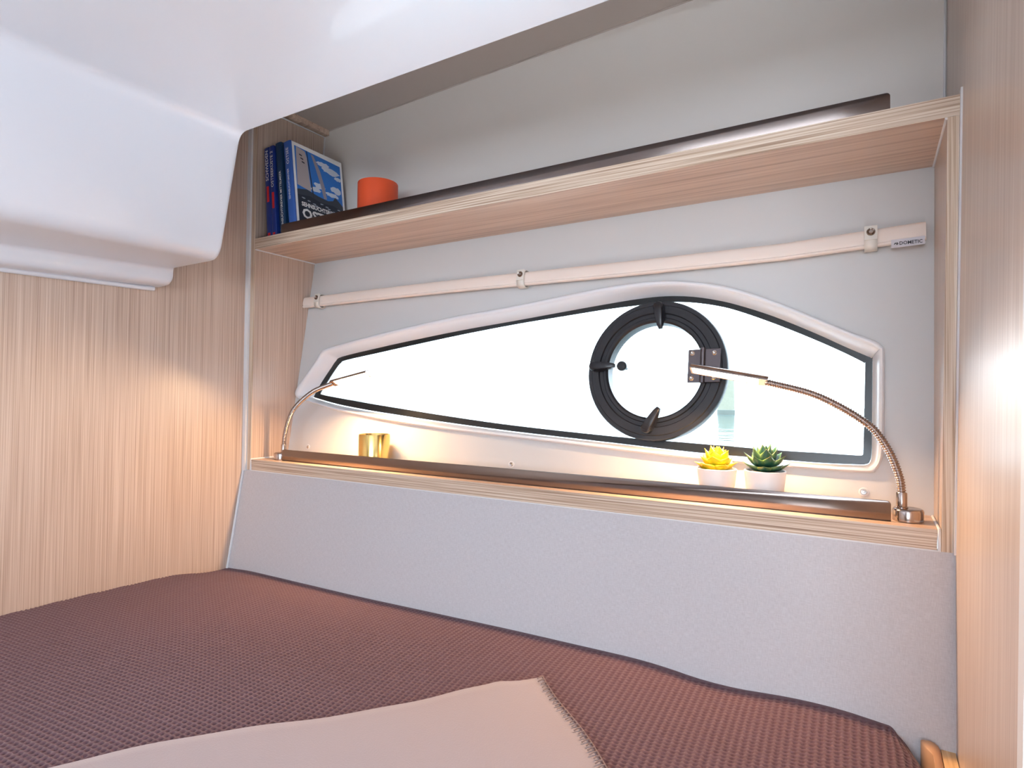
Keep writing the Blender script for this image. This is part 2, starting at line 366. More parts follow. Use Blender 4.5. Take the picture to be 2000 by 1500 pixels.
port = par(MB().lathe([(PRI, -.012), (PRI, .016), (PRI+.004, .020), (PRI+.010, .020), (PRI+.012, .017), (PRI+.020, .017), (PRI+.022, .0205),
                       (PRI+.038, .0205), (PRI+.040, .0175), (PRO-.002, .0175), (PRO, .0135), (PRO, -.002), (PRO-.004, -.012)], 96, pc, VN)
           .build('port_frame', M_port, smooth=30))
# close lathe end caps: open the middle of the ring
bm = bmesh.new(); bm.from_mesh(port.data)
bmesh.ops.delete(bm, geom=[f for f in bm.faces if len(f.verts) > 20], context='FACES')
bm.verts.ensure_lookup_table(); bm.to_mesh(port.data); bm.free(); port.data.set_sharp_from_angle(angle=R(30))
def sub(o, p):
    o.parent = p; return o
sub(MB().lathe([(PRI+.003, 0), (PRI+.003, .005)], 64, pc, VN).build('port_pane', M_glass), port)
def wp(x, z, off): return on_glass(x, z, off)
def latch(px, pz, tx, tz):
    # pivot barrel and tapering thumb lever reaching over the inner rim
    p, t = wp(px, pz, .019), wp(tx, tz, .034); d = (t-p); L = d.length; d.normalize(); s = VN.cross(d).normalized()
    mb = MB(); mb.lathe([(.011, -.004), (.0115, .016), (.0095, .021), (.002, .0215)], 20, p, VN)
    rings = []
    for k, (f, w, h0, h1) in enumerate(((-.1, .0095, .000, .022), (.25, .0115, .002, .024), (.6, .0095, .008, .023), (.9, .0072, .010, .021), (1.08, .0045, .011, .018))):
        c = p + (t-p)*f - VN*(.015*f)
        rings.append([c+s*w+VN*h0, c-s*w+VN*h0, c-s*w*.75+VN*h1, c+s*w*.75+VN*h1])
    mb.loft(rings)
    sub(mb.build('latch', M_latch, smooth=40, bevel=.0012), port)
latch(-.404, .197, -.397, .150)
latch(-.548, .0665, -.500, .067)
latch(-.4165, -.0705, -.393, -.029)
k = wp(-.482, .0665, .002)
sub(MB().lathe([(.004, -.002), (.004, .018), (.010, .020), (.0115, .024), (.0115, .029), (.0095, .0325), (.003, .0335)], 24, k, VN).build('knob', M_latch, smooth=40), port)
hg = par(MB().hexa([wp(x, z, o) for o in (.0205, .0275) for x, z in ((-.335, .029), (-.268, .030), (-.268, .101), (-.335, .099))]).build('hinge', M_hinge, bevel=.001))
sub(MB().tube([wp(-.304, .028, .0275), wp(-.304, .102, .0275)], .0055, 14).build('hinge_barrel', M_hinge, smooth=50), hg)
for x, z in ((-.326, .091), (-.326, .038), (-.281, .091), (-.281, .039)):
    sub(MB().lathe([(.0052, 0), (.0052, .0016), (.0038, .0028), (.0020, .0016), (.0005, .0012)], 16, wp(x, z, .0272), VN).build('screw', M_screw, smooth=40), hg)

# ------------------------------------------------------------------ outside: water, quay, mooring pile
m_water = mat('harbour_water', (.05, .085, .08, 1), .06)
nt = m_water.node_tree; tc = nt.nodes.new('ShaderNodeTexCoord'); mp = nt.nodes.new('ShaderNodeMapping'); mp.inputs['Scale'].default_value = (.5, 2.2, 1)
nz = nt.nodes.new('ShaderNodeTexNoise'); nz.inputs['Scale'].default_value = 1.6; bp = nt.nodes.new('ShaderNodeBump'); bp.inputs['Strength'].default_value = .12; bp.inputs['Distance'].default_value = .2
nt.links.new(tc.outputs['Object'], mp.inputs[0]); nt.links.new(mp.outputs[0], nz.inputs['Vector']); nt.links.new(nz.outputs['Fac'], bp.inputs['Height']); nt.links.new(bp.outputs[0], nt.nodes['Principled BSDF'].inputs['Normal'])
WZ = -.75
tag(MB().add([(-160, 2.2, WZ), (160, 2.2, WZ), (160, 45.97, WZ), (-160, 45.97, WZ)], [(0, 1, 2, 3)]).build('harbour_water', m_water),
    'bright rippled harbour water outside the window', 'water', kind='stuff')
M_quay = mat('pale_concrete', srgb(238, 238, 236), .9); M_wet = mat('wet_concrete', srgb(150, 158, 156), .7)
q = empty('quay_wall', (0, 46, WZ)); tag(q, 'pale quay wall across the water seen through the window', 'quay wall')
MB().box(-60, 60, 0, 2, .18, 2.6).build('wall_face', M_quay, q); MB().box(-60, 60, -.02, 2, -.2, .18).build('tide_band', M_wet, q)
pz = 29.3
pile = empty('mooring_pile', (-.2108*pz/1.043, pz, WZ)); tag(pile, 'greenish mooring pile standing in the water outside the window', 'pile')
M_pile = mat('weathered_pile', srgb(118, 118, 104), .9, bump=(8, .4, .05)); M_pileb = mat('wet_pile_foot', srgb(80, 86, 80), .7)
MB().lathe([(.38, .18), (.37, 1.1), (.35, 1.9), (.3, 1.95)], 24).build('shaft', M_pile, pile, smooth=40)
MB().lathe([(.40, -.6), (.40, .2), (.38, .22)], 24).build('wet_foot', M_pileb, pile, smooth=40)

# ------------------------------------------------------------------ shelves and uprights
def board(name, x0, x1a, x1b, y0, y1, z0, z1, mbody, medge, label, cat):
    e = empty(name, (x0, y0, z0)); tag(e, label, cat)
    def sh(o): o.parent = e; o.matrix_parent_inverse = Matrix.Translation(-e.location); return o
    sh(MB().hexa([(x0, y0+.0015, z0), (x1a, y0+.0015, z0), (x1a, y1, z0), (x0, y1, z0), (x0, y0+.0015, z1), (x1b, y0+.0015, z1), (x1b, y1, z1), (x0, y1, z1)]).build('board', mbody))
    sh(MB().hexa([(x0, y0, z0), (x1a, y0, z0), (x1a, y0+.0015, z0), (x0, y0+.0015, z0), (x0, y0, z1), (x1b, y0, z1), (x1b, y0+.0015, z1), (x0, y0+.0015, z1)]).build('edge_band', medge))
    return e
board('wall_shelf', XL, xr(ZUB)-.0005, xr(ZUT)-.0005, D, 1.325, ZUB, ZUT, M_shelf, M_edge_h, 'long oak shelf above the window, carrying the books and the orange cup', 'shelf')
board('wall_shelf', XL+.002, xp(ZLB)-.005, xp(ZLT)-.005, D, 1.232, ZLB, ZLT, M_shelf, M_edge_h, 'narrow oak ledge shelf below the window with the two reading lamps', 'shelf')
e = empty('shelf_upright', (XL-.018, D, ZLB)); tag(e, 'oak veneered side panel left of the window behind the books', 'panel')
def sh(o): o.parent = e; o.matrix_parent_inverse = Matrix.Translation(-e.location); return o
sh(MB().box(XL-.018, XL, D+.0015, 1.37, ZLB, .97).build('board', M_wall)); sh(MB().box(XL-.018, XL, D, D+.0015, ZLB, .97).build('edge_band', M_edge_v))
e = empty('shelf_upright', (xp(0), D, ZLB)); tag(e, 'narrow oak upright closing the right end of the window shelves', 'panel')
a, b = ZLB-.003, ZUB-.0004
sh(MB().hexa([(xp(a), D+.0015, a), (xr(a)-.0007, D+.0015, a), (xr(a)-.0007, 1.34, a), (xp(a), 1.34, a), (xp(b), D+.0015, b), (xr(b)-.0007, D+.0015, b), (xr(b)-.0007, 1.34, b), (xp(b), 1.34, b)]).build('board', M_wall))
sh(MB().hexa([(xp(a), D, a), (xr(a)-.0007, D, a), (xr(a)-.0007, D+.0015, a), (xp(a), D+.0015, a), (xp(b), D, b), (xr(b)-.0007, D, b), (xr(b)-.0007, D+.0015, b), (xp(b), D+.0015, b)]).build('edge_band', M_edge_v))
tag(MB().box(XL-.002, -1.546, 1.10, yup(.87)-.001, .862, .892).build('wooden_cleat', M_shelf, bevel=.001), 'small oak cleat at the ceiling corner above the books', 'cleat')

# fiddle rails
def rail(y, z0, h, label):
    x0, x1, r_ = -1.467, .0255, .006
    top = []
    for k in range(7): a = math.pi - k*math.pi/12; top.append((x0+r_+r_*math.cos(a), z0+h-r_+r_*math.sin(a)))
    for k in range(7): a = math.pi/2 - k*math.pi/12; top.append((x1-r_+r_*math.cos(a), z0+h-r_+r_*math.sin(a)))
    pr = [(x0, z0)] + top + [(x1, z0)]
    o = MB().loft([[(x, y, z) for x, z in pr], [(x, y+.004, z) for x, z in pr]]).build('fiddle_rail', M_steel, bevel=.0007, smooth=35)
    tag(o, label, 'rail'); return o
rail(1.113, ZUT, .032, 'polished metal fiddle rail along the front of the upper shelf')
rail(1.130, ZLT, .0325, 'polished metal fiddle rail on the lower shelf between the two lamps')

# ------------------------------------------------------------------ rolled-up blind
bl = empty('rolled_blind', (-.74, 1.283, .294)); tag(bl, 'rolled-up cream window blind held by three snap straps above the window', 'blind')
def sb(o, p=None):
    p = p or bl
    o.parent = p
    if p is bl: o.matrix_parent_inverse = Matrix.Translation(-bl.location)
    return o
def bc(x): return on_lining(x, .2930+.002*math.sin((x+1.5)*4)+max(0, x+.15)*.038, .015)
def oval(c, hw, hz, n=20, p=2.8):
    out = []
    for j in range(n):
        a = 2*math.pi*j/n; ca, sa = math.cos(a), math.sin(a)
        out.append(c + VN*(hw*math.copysign(abs(ca)**(2/p), ca)) + VU*(hz*math.copysign(abs(sa)**(2/p), sa)))
    return out
xs = [-1.565+i*(1.565+.0825)/70 for i in range(71)]
sb(MB().loft([oval(bc(x), .012, .0168) for x in xs]).build('roll', M_blind, smooth=50))
sb(MB().loft([oval(bc(x)-VU*.0155+VN*.006, .0055, .0035, 12, 2) for x in xs]).build('hem', M_blind, smooth=60))
for x in (-1.497, -.7514, -.0015):
    rings = []
    for dx in (-.0105, .0105):
        rings.append(oval(bc(x+dx)-VU*.001, .0142, .0205, 28, 3))
    st = sb(MB().loft(rings, False, False).build('strap', M_strap, smooth=45))
    mod = st.modifiers.new('thick', 'SOLIDIFY'); mod.thickness = .0016; mod.offset = 1
    tabc = bc(x)+VN*.0165+VU*.006
    X = Vector((1, 0, 0)); rr = []
    for o in (-.001, .001):
        rr.append([tabc+X*sx*.0105+VU*sz*.0135+VN*o for sx, sz in ((-1, -1), (1, -1), (1, 1), (-1, 1))])
    sb(MB().loft(rr).build('strap_tab', M_strap, bevel=.0004), st)
    sb(MB().lathe([(.0072, .0005), (.0072, .003), (.0062, .0042), (.0048, .0036), (.0035, .0022), (.0005, .002)], 24, tabc+VU*.001, VN).build('snap', M_snap, smooth=40), st)
rr = []
for i in range(9):
    x = .030+i*.0505/8; c = on_lining(x, .2790+.0015*(i/8)**2+max(0, x+.15)*.004, .027)
    rr.append([c+VU*.0078, c-VU*.0078+VN*.001, c-VU*.0078-VN*.0005, c+VU*.0078-VN*.0015])
lb = sb(MB().loft(rr).build('maker_label', M_label, smooth=30))
base = Matrix(((1, 0, 0, 0), (0, VU.y, VN.y, 0), (0, VU.z, VN.z, 0), (0, 0, 0, 1)))
def lab(txt, size, x, dz, name='lettering', sx=1.0):
    c = on_lining(x, .2797+dz, .0283); o, w, h = lettering(txt, size, M_ink, bl, Matrix.Translation(c) @ base, name, .00012, sx); sb(o, lb); return o
lab('DOMETIC', .0092, .0422, -.0034, sx=.86)
mb = MB()
def stroke(a, b, w=.0007):
    A, B = Vector(a), Vector(b); d = (B-A).normalized(); n = Vector((-d.y, d.x))*w
    pts = [A+n, B+n, B-n, A-n]; mb.add([on_lining(q.x, q.y-.0018, .0284) for q in pts], [(0, 1, 2, 3)])
stroke((.0345, .2795), (.0365, .2825)); stroke((.0365, .2825), (.0383, .2800)); stroke((.0383, .2830), (.0405, .2808)); stroke((.0405, .2808), (.0383, .2785))
sb(mb.build('maker_emblem', M_ink, recalc=False), lb)

# lining screws
for x, z, lab_ in ((-1.4779, -.162, 'small screw head in the lining beside the left reading lamp'), (-.748, -.1652, 'small screw head in the lining at the middle below the window'), (-.0132, -.164, 'small white-ringed screw head near the right reading lamp')):
    s = empty('screw', on_lining(x, z)); tag(s, lab_, 'screw', 'screws in the window lining')
    MB().lathe([(.0078, -.001), (.0078, .0012), (.0066, .0018), (.0055, .0012)], 20, (0,0,0), VN).build('washer_ring', M_trim, s, smooth=40)
    MB().lathe([(.0052, 0), (.0052, .0022), (.0042, .0034), (.0018, .003), (.0012, .0015), (.0003, .0014)], 16, (0,0,0), VN).build('screw_head', M_screw, s, smooth=40)

# ------------------------------------------------------------------ gooseneck reading lamps
def lamp(sgn, loc, label):
    # local origin at the centre of the base; sgn = -1: neck bends towards -x
    e = empty('reading_lamp', loc); tag(e, label, 'lamp', 'gooseneck reading lamps on the window ledge')
    MB().lathe([(.0205, 0), (.0218, .0012), (.0218, .0165), (.0205, .0195), (.0185, .0205), (.0005, .0205)], 40).build('base', M_chrome, e, smooth=40)
    sx = sgn*.0085
    MB().lathe([(.0092, .0195), (.0092, .022), (.0078, .0228), (.0078, .0440), (.0070, .0452), (.0005, .0453)], 24, (sx, 0, 0)).build('stem', M_chrome, e, smooth=40)
    pts = [(0, .040), (0, .0435), (.0027, .068), (.0145, .1045), (.0322, .137), (.0503, .1566), (.0876, .1824), (.1344, .2055), (.2048, .2245)]
    path = catmull([(sx+sgn*a, 0, z) for a, z in pts], 10)
    # even resampling so that the rib spacing stays constant
    d = [0]
    for i in range(1, len(path)): d.append(d[-1]+(path[i]-path[i-1]).length)
    n = int(d[-1]/.0006); rs = []; j = 0
    for i in range(n+1):
        t = d[-1]*i/n
        while j < len(d)-2 and d[j+1] < t: j += 1
        rs.append(path[j].lerp(path[j+1], (t-d[j])/max(1e-9, d[j+1]-d[j])))
    MB().tube(rs, lambda i: .0060+.0008*math.cos(2*math.pi*i/7), 14).build('gooseneck', M_chrome, e, smooth=80)
    A = Vector((sx+sgn*.2010, 0, .2237)); ax = Vector((sgn*.134, 0, .025)).normalized(); B = A+ax*.140
    U = Vector((-ax.z*sgn*sgn, 0, ax.x)) ; U = U if U.z > 0 else -U
    # head: half-round shell, open side facing down and slightly into the room
    Yv = Vector((0, 1, 0)); dn = (-U*.87 - Yv*.49).normalized(); sd = ax.cross(dn).normalized()
    def arc(c, r_, a0=-100, a1=100, k=16): return [c - dn*r_*math.cos(R(a0+(a1-a0)*i/k)) + sd*r_*math.sin(R(a0+(a1-a0)*i/k)) for i in range(k+1)]
    rings = []
    for c in (A, B):
        rings.append(arc(c, .0115) + list(reversed(arc(c, .0092))))
    hd = MB().loft(rings).build('lamp_head', M_chrome, e, smooth=40)
    for c, t in ((A, .016), (B-ax*.004, .004)):
        o = arc(c, .0112)
        MB().loft([[p for p in o], [p+ax*t for p in o]]).build('end_cap', M_chrome, hd, smooth=40)
    c0 = (A+ax*.018); c1 = B-ax*.006; w = .0068
    MB().loft([[c+sd*w+dn*.0, c-sd*w, c-sd*w-dn*.0025, c+sd*w-dn*.0025] for c in (c0, c1)]).build('led_strip', M_led, hd)
    return e
lamp(-1, (.0489, 1.152, ZLT), 'gooseneck reading lamp at the right end of the ledge, head over the round port')
lamp(1, (-1.4965, 1.152, ZLT), 'gooseneck reading lamp at the left end of the ledge, beside the brass cup')

# ------------------------------------------------------------------ cups
def cup(name, loc, r0, r1, h, th, m_, label, cat, base_in=.006):
    o = MB().lathe([(r0-.002, 0), (r0, .002), (r1, h-.0015), (r1-.0008, h), (r1-th+.0008, h), (r1-th, h-.0015), (r0-th, base_in+.002), (r0-th-.004, base_in), (.0005, base_in)], 64).build(name, m_, smooth=35)
    o.location = loc; tag(o, label, cat); return o
cup('orange_cup', (-1.183, 1.212, ZUT), .0555, .0555, .1295, .0035, M_orange, 'matt orange cylindrical cup on the upper shelf beside the books', 'cup')
cup('brass_cup', (-1.152, 1.181, ZLT), .0415, .0415, .088, .0025, M_gold, 'shiny brass cylindrical cup on the lower shelf near the left lamp', 'cup')

# ------------------------------------------------------------------ succulents
def leaf_mesh(name, length, width, thick, m_, curl):
    rings = []; n = 9; seg = 10
    for i in range(n):
        t = i/(n-1); w = width*(.34+1.0*math.sin(math.pi*min(1, t*.62+.22))**1.5)*(1-max(0, t-.55)**1.4/.45**1.4*.985)*.74
        th = thick*(.6+.6*math.sin(math.pi*min(t+.1, 1)))*(1-max(0, t-.6)/.4*.9); z = curl*t*t*length
        ring = []
        for j in range(seg):
            a = 2*math.pi*j/seg; zz = math.sin(a)*th*(1 if math.sin(a) < 0 else .35)
            ring.append((t*length, math.cos(a)*w, z+zz+.12*abs(math.cos(a))**2*w))
        rings.append(ring)
    mb = MB().loft(rings); me = bpy.data.meshes.new(name); me.from_pydata(mb.v, [], mb.f)
    bm = bmesh.new(); bm.from_mesh(me); bmesh.ops.recalc_face_normals(bm, faces=bm.faces); bm.to_mesh(me); bm.free()
    me.shade_smooth(); me.materials.append(m_); return me
def leaf_mat(name, c0, c1, c2, rough):
    m = bpy.data.materials.new(name); m.use_nodes = True; nt = m.node_tree; b = nt.nodes['Principled BSDF']
    tc = nt.nodes.new('ShaderNodeTexCoord'); sp = nt.nodes.new('ShaderNodeSeparateXYZ'); cr = nt.nodes.new('ShaderNodeValToRGB')
    nt.links.new(tc.outputs['Generated'], sp.inputs[0])
    # distance to the leaf margin and the tip gives the edge tint
    ab = nt.nodes.new('ShaderNodeMath'); ab.operation = 'SUBTRACT'; ab.inputs[1].default_value = .5; nt.links.new(sp.outputs['Y'], ab.inputs[0])
    a2 = nt.nodes.new('ShaderNodeMath'); a2.operation = 'ABSOLUTE'; nt.links.new(ab.outputs[0], a2.inputs[0])
    mx = nt.nodes.new('ShaderNodeMath'); mx.operation = 'MULTIPLY_ADD'; mx.inputs[1].default_value = .9; nt.links.new(a2.outputs[0], mx.inputs[0])
    m3 = nt.nodes.new('ShaderNodeMath'); m3.operation = 'MULTIPLY'; m3.inputs[1].default_value = .62; nt.links.new(sp.outputs['X'], m3.inputs[0]); nt.links.new(m3.outputs[0], mx.inputs[2])
    nt.links.new(mx.outputs[0], cr.inputs['Fac']); e = cr.color_ramp.elements
    e[0].position = .1; e[0].color = c0; e[1].position = .9; e[1].color = c2; q = e.new(.55); q.color = c1
    nt.links.new(cr.outputs['Color'], b.inputs['Base Color']); b.inputs['Roughness'].default_value = rough
    b.inputs['Subsurface Weight'].default_value = .15; b.inputs['Subsurface Scale'].default_value = .004
    return m
def succulent(loc, whorls, lm, curl, name_label, rim, hgt, tw, crown):
    e = empty('potted_succulent', loc); tag(e, name_label, 'plant')
    r1 = rim
    pot = MB().lathe([(r1-.0095, 0), (r1-.008, .0015), (r1-.0004, hgt-.001), (r1-.001, hgt), (r1-.0032, hgt), (r1-.004, hgt-.002), (r1-.005, hgt-.008), (.0005, hgt-.008)], 48).build('pot', M_pot, e, smooth=35)
    MB().lathe([(r1-.0052, hgt-.0075), (r1-.012, hgt-.004), (.0005, hgt-.002)], 24).build('soil', M_soil, e, smooth=60)
    rnd = random.Random(tw)
    for n, L, W, tilt, base_r, z in whorls:
        me = leaf_mesh('leaf', L, W, W*.38, lm, curl)
        for j in range(n):
            a = 2*math.pi*(j+rnd.uniform(-.1, .1))/n + z*97 + tw
            o = bpy.data.objects.new('leaf', me); C.objects.link(o); o.parent = e
            s = rnd.uniform(.92, 1.06)
            o.matrix_local = Matrix.Translation((base_r*math.cos(a), base_r*math.sin(a), hgt+z)) @ Matrix.Rotation(a, 4, 'Z') @ Matrix.Rotation(-R(tilt+rnd.uniform(-4, 4)), 4, 'Y') @ Matrix.Scale(s, 4)
    return e
LY = leaf_mat('yellow_succulent_leaf', srgb(150, 170, 36), srgb(226, 204, 30), srgb(230, 140, 26), .35)
LG = leaf_mat('green_succulent_leaf', srgb(28, 62, 50), srgb(44, 86, 66), srgb(110, 132, 62), .32)
succulent((-.2535, 1.172, ZLT), [(6, .036, .0165, 10, .005, .001), (6, .033, .0165, 28, .004, .006), (5, .029, .015, 44, .004, .012), (5, .024, .0105, 58, .003, .019), (4, .018, .007, 72, .002, .024)], LY, .12,
          'white pot with a yellow-orange succulent, left of the pair on the ledge', .0365, .0615, 1, 0)
succulent((-.1680, 1.172, ZLT), [(7, .040, .0130, 12, .005, .001), (7, .040, .0130, 34, .004, .005), (6, .038, .0125, 52, .004, .009), (5, .034, .0105, 68, .003, .014), (4, .028, .008, 80, .002, .017)], LG, .10,
          'white pot with a dark green succulent, right of the pair on the ledge', .0365, .0635, 2, 0)

# ------------------------------------------------------------------ books
def book(x, y, lean, t, h, d, cover, label, art=None, spine=None):
    # local: x thickness, y depth from the spine, z up
    e = empty('book', (x, y, ZUT+.0005)); e.rotation_euler = (0, -R(lean), R(1.0)); tag(e, label, 'book', 'books on the upper shelf')
    c = .0022
    MB().box(c, t-c, .003, d-.003, .003, h-.003).build('page_block', M_paper, e)
    mb = MB(); mb.box(0, c, .002, d, 0, h); mb.box(t-c, t, .002, d, 0, h)
    rings = []
    for z in (0, h):
        ring = []
        for k in range(9):
            a = math.pi*k/8; ring.append((t/2-t/2*math.cos(a), .003-.0035*math.sin(a)**.7, z))
        for k in range(8, -1, -1):
            a = math.pi*k/8; ring.append((t/2-(t/2-c)*math.cos(a), .005-.0030*math.sin(a), z))
        rings.append(ring)
    mb.loft(rings)
    cv = mb.build('cover', cover, e, smooth=50)
    for txt, size, z, xo, m_ in spine or []:
        if txt is None:
            MB().box(xo-size/2, xo+size/2, -.0012, .0, z[0], z[1]).build('spine_tag', m_, cv); continue
        # reading upwards along the spine
        mt = Matrix.Translation((xo, -.0011, z)) @ Matrix(((0, -1, 0, 0), (0, 0, -1, 0), (1, 0, 0, 0), (0, 0, 0, 1)))
        lettering(txt, size, m_, cv, mt, 'spine_title', .0001)
    return e, cv
book(-1.531, 1.112, 4.5, .026, .2695, .19, M_navy, 'navy blue book leaning at the left end of the row, spine reading SCHWEDEN', spine=[('SCHWEDEN', .017, .168, .019, M_pwhite), (None, .009, (.105, .152), .0135, M_pred), (None, .010, (.004, .012), .013, M_pred)])
book(-1.5030, 1.110, 4.7, .0195, .2700, .19, M_navy, 'thin navy blue book, second from the left, spine reading OSTSEEKÜSTE 2', spine=[('OSTSEEKÜSTE 2', .0155, .145, .0155, M_pwhite), (None, .008, (.082, .130), .011, M_pred), (None, .009, (.004, .010), .010, M_pred)])
book(-1.476, 1.116, 6.2, .026, .2770, .20, M_teal, 'dark teal book, third from the left, spine reading SEHNSUCHTSREVIER MITTELMEER', spine=[('SEHNSUCHTSREVIER MITTELMEER', .0118, .012, .0200, M_pwhite)])
b4, cv4 = book(-1.437, 1.118, 7.4, .030, .2745, .198, M_blue, 'blue and white book with a sailing photograph on its cover, rightmost of the row', spine=[('SEHNSUCHTSREVIER', .0100, .100, .0180, M_pwhite), ('OSTSEE', .0150, .205, .0215, M_pwhite)])
T4 = .030
P = {'white': M_pwhite, 'sky': mat('print_sky_blue', srgb(44, 118, 206), .35), 'sail': mat('print_sail_grey', srgb(176, 168, 170), .4), 'sail2': mat('print_sail_dusk', srgb(150, 146, 160), .4),
     'sea': mat('print_sea_navy', srgb(26, 36, 54), .35), 'mast': mat('print_mast', srgb(30, 32, 44), .4), 'cloud': mat('print_cloud', srgb(206, 216, 232), .4), 'hill': mat('print_shore', srgb(52, 60, 72), .4), 'foam': mat('print_foam', srgb(150, 160, 176), .4)}
def printed(name, m_, pts, level):
    x = T4+.0002+.00012*level; tris = tessellate_polygon([[Vector((y, z, 0)) for y, z in pts]])
    vs = [Vector((x, y, z)) for y, z in pts]; fs = []
    for a, b, c in tris:
        n = (vs[b]-vs[a]).cross(vs[c]-vs[a]); fs.append((a, b, c) if n.x > 0 else (a, c, b))
    return MB().add(vs, fs).build(name, m_, cv4, recalc=False)
def blob(cy, cz, ry, rz, n=18, seed=0):
    r_ = random.Random(seed); return [(cy+ry*math.cos(2*math.pi*i/n)*r_.uniform(.72, 1.1), cz+rz*math.sin(2*math.pi*i/n)*r_.uniform(.65, 1.15)) for i in range(n)]
printed('cover_sheet', P['white'], [(.006, .0), (.198, .0), (.198, .2742), (.006, .2742)], 0)
printed('sky_print', P['sky'], [(.014, .004), (.190, .004), (.190, .258), (.014, .264)], 1)
for i, b in enumerate(((.150, .228, .036, .011), (.120, .240, .028, .009), (.100, .165, .022, .011), (.166, .172, .024, .012), (.150, .152, .028, .008), (.176, .212, .016, .007), (.085, .15, .02, .008))): printed('cloud_print', P['cloud'], blob(*b, seed=i), 2)
printed('sail_print', P['sail'], [(.016, .146), (.066, .138), (.058, .240), (.052, .258), (.020, .263)], 3)
printed('sail_print', P['sail2'], [(.074, .258), (.084, .256), (.106, .215), (.120, .17), (.126, .132), (.114, .130), (.104, .172), (.090, .215)], 3)
printed('mast_print', P['mast'], [(.057, .262), (.060, .262), (.076, .120), (.072, .118)], 4)
printed('shore_print', P['hill'], [(.014, .132), (.05, .140), (.09, .132), (.13, .128), (.150, .134), (.160, .148), (.172, .140), (.190, .126), (.190, .090), (.014, .090)], 4)
printed('sea_print', P['sea'], [(.014, .116), (.06, .122), (.10, .114), (.15, .118), (.190, .110), (.190, .004), (.014, .004)], 5)
for i in range(9): printed('foam_print', P['foam'], blob(.035+.016*i+(i % 3)*.004, .110-.004*(i % 4), .007, .0022, 10, 30+i), 6)
for i in range(3): printed('sail_number_print', P['mast'], [(.030+.004*i, .240-.010*i), (.040+.004*i, .238-.010*i), (.040+.004*i, .242-.010*i), (.030+.004*i, .244-.010*i)], 4)
bt = Matrix(((0, 0, 1, 0), (1, 0, 0, 0), (0, 1, 0, 0), (0, 0, 0, 1)))
lettering('SEHNSUCHTSREVIER', .0172, M_pwhite, cv4, Matrix.Translation((T4+.0013, .026, .0850)) @ bt, 'cover_title', .0006, .93)
lettering('OSTSEE', .040, M_pwhite, cv4, Matrix.Translation((T4+.0013, .026, .0500)) @ bt, 'cover_title', .0014, 1.12)

# ------------------------------------------------------------------ bed
XE = .0690
def edge_z(x): return sum(edge_raw(x+d) for d in (-.05, -.025, 0, .025, .05))/5
def edge_raw(x):
    return np.interp(x, [-1.6, -1.54, -1.47, -1.08, -.64, -.34, -.23, -.08, 0, .06], [-.508, -.5005, -.4990, -.494, -.4825, -.478, -.4895, -.4765, -.4815, -.489])
def bed_z(x, y):
    ez = edge_z(x); inner = -.484 + .004*np.sin(x*3.1+1)*np.sin(y*4) + .0025*np.sin(x*9+y*7)
    t = np.clip((1.056-y)/.16, 0, 1); t = t*t*(3-2*t)
    lw = np.interp(y, [.2, .55, .67, .89, 1.05], [-.484, -.482, -.482, -.487, -.504]); tl = np.clip((x+1.6)/.16, 0, 1); tl = tl*tl*(3-2*tl)
    inner = lw*(1-tl) + inner*tl
    return ez*(1-t) + inner*t
def fine_bed():
    st = .0017; ys = np.arange(.16, 1.0605, st)
    sx = np.arange(-1.6, XE+.12, st)                 # arc-length like coordinate, bends down past the edge
    r_ = .05; x0 = XE-r_
    Sx, Y = np.meshgrid(sx, ys, indexing='ij')
    q = np.clip(Sx-x0, 0, None); ang = np.clip(q/r_, 0, math.pi/2); down = np.clip(q-r_*math.pi/2, 0, None)
    X = np.where(Sx > x0, x0+r_*np.sin(ang), Sx); dz = np.where(Sx > x0, r_*(1-np.cos(ang))+down, 0)
    # rounded plan corner beside the lining
    cor = np.clip((Y-(1.058-.06))/.06, 0, 1); X = X - np.where(Sx > x0, cor*.017*np.clip(q/.03, 0, 1), 0)
    Z = bed_z(X, Y)-dz
    th = np.interp(Sx, [-1.6, -1.0, -.5, .1], [.0, .02, .13, .30]); wob = .004*np.sin(Sx*7)+.004*np.sin(Y*9)
    u = (Sx*np.cos(.12)+Y*np.sin(.12)+wob+.10*np.clip(Sx+.7, 0, None)*(1.06-Y))/.0108
    v = (-Sx*np.sin(.10)+Y*np.cos(.10)+wob-.16*np.clip(Sx+.9, 0, None)**2*.5)/.0086
    pit = (.5-.5*np.cos(2*np.pi*u))*(.5-.5*np.cos(2*np.pi*v))
    A = .0046*pit*np.clip((1.054-Y)/.008, 0, 1)
    nx = np.where(Sx > x0, np.sin(ang), 0); nz = np.where(Sx > x0, np.cos(ang), 1)
    X = X-nx*A; Z = Z-nz*A
    ni, nj = X.shape
    co = np.stack([X, Y, Z], -1).reshape(-1, 3).astype(np.float32)
    idx = np.arange(ni*nj).reshape(ni, nj); a = idx[:-1, :-1].ravel(); b = idx[1:, :-1].ravel(); c = idx[1:, 1:].ravel(); d = idx[:-1, 1:].ravel()
    quads = np.stack([a, b, c, d], -1).astype(np.int32); nf = len(quads)
    me = bpy.data.meshes.new('waffle_blanket'); me.vertices.add(len(co)); me.vertices.foreach_set('co', co.ravel())
    me.loops.add(nf*4); me.loops.foreach_set('vertex_index', quads.ravel()); me.polygons.add(nf)
    me.polygons.foreach_set('loop_start', np.arange(0, nf*4, 4, dtype=np.int32)); me.polygons.foreach_set('loop_total', np.full(nf, 4, dtype=np.int32))
    me.update(calc_edges=True); me.shade_smooth(); me.materials.append(M_blanket)
    o = bpy.data.objects.new('waffle_blanket', me); C.objects.link(o); return o
tag(fine_bed(), 'brown waffle-weave blanket spread over the whole bed', 'blanket')
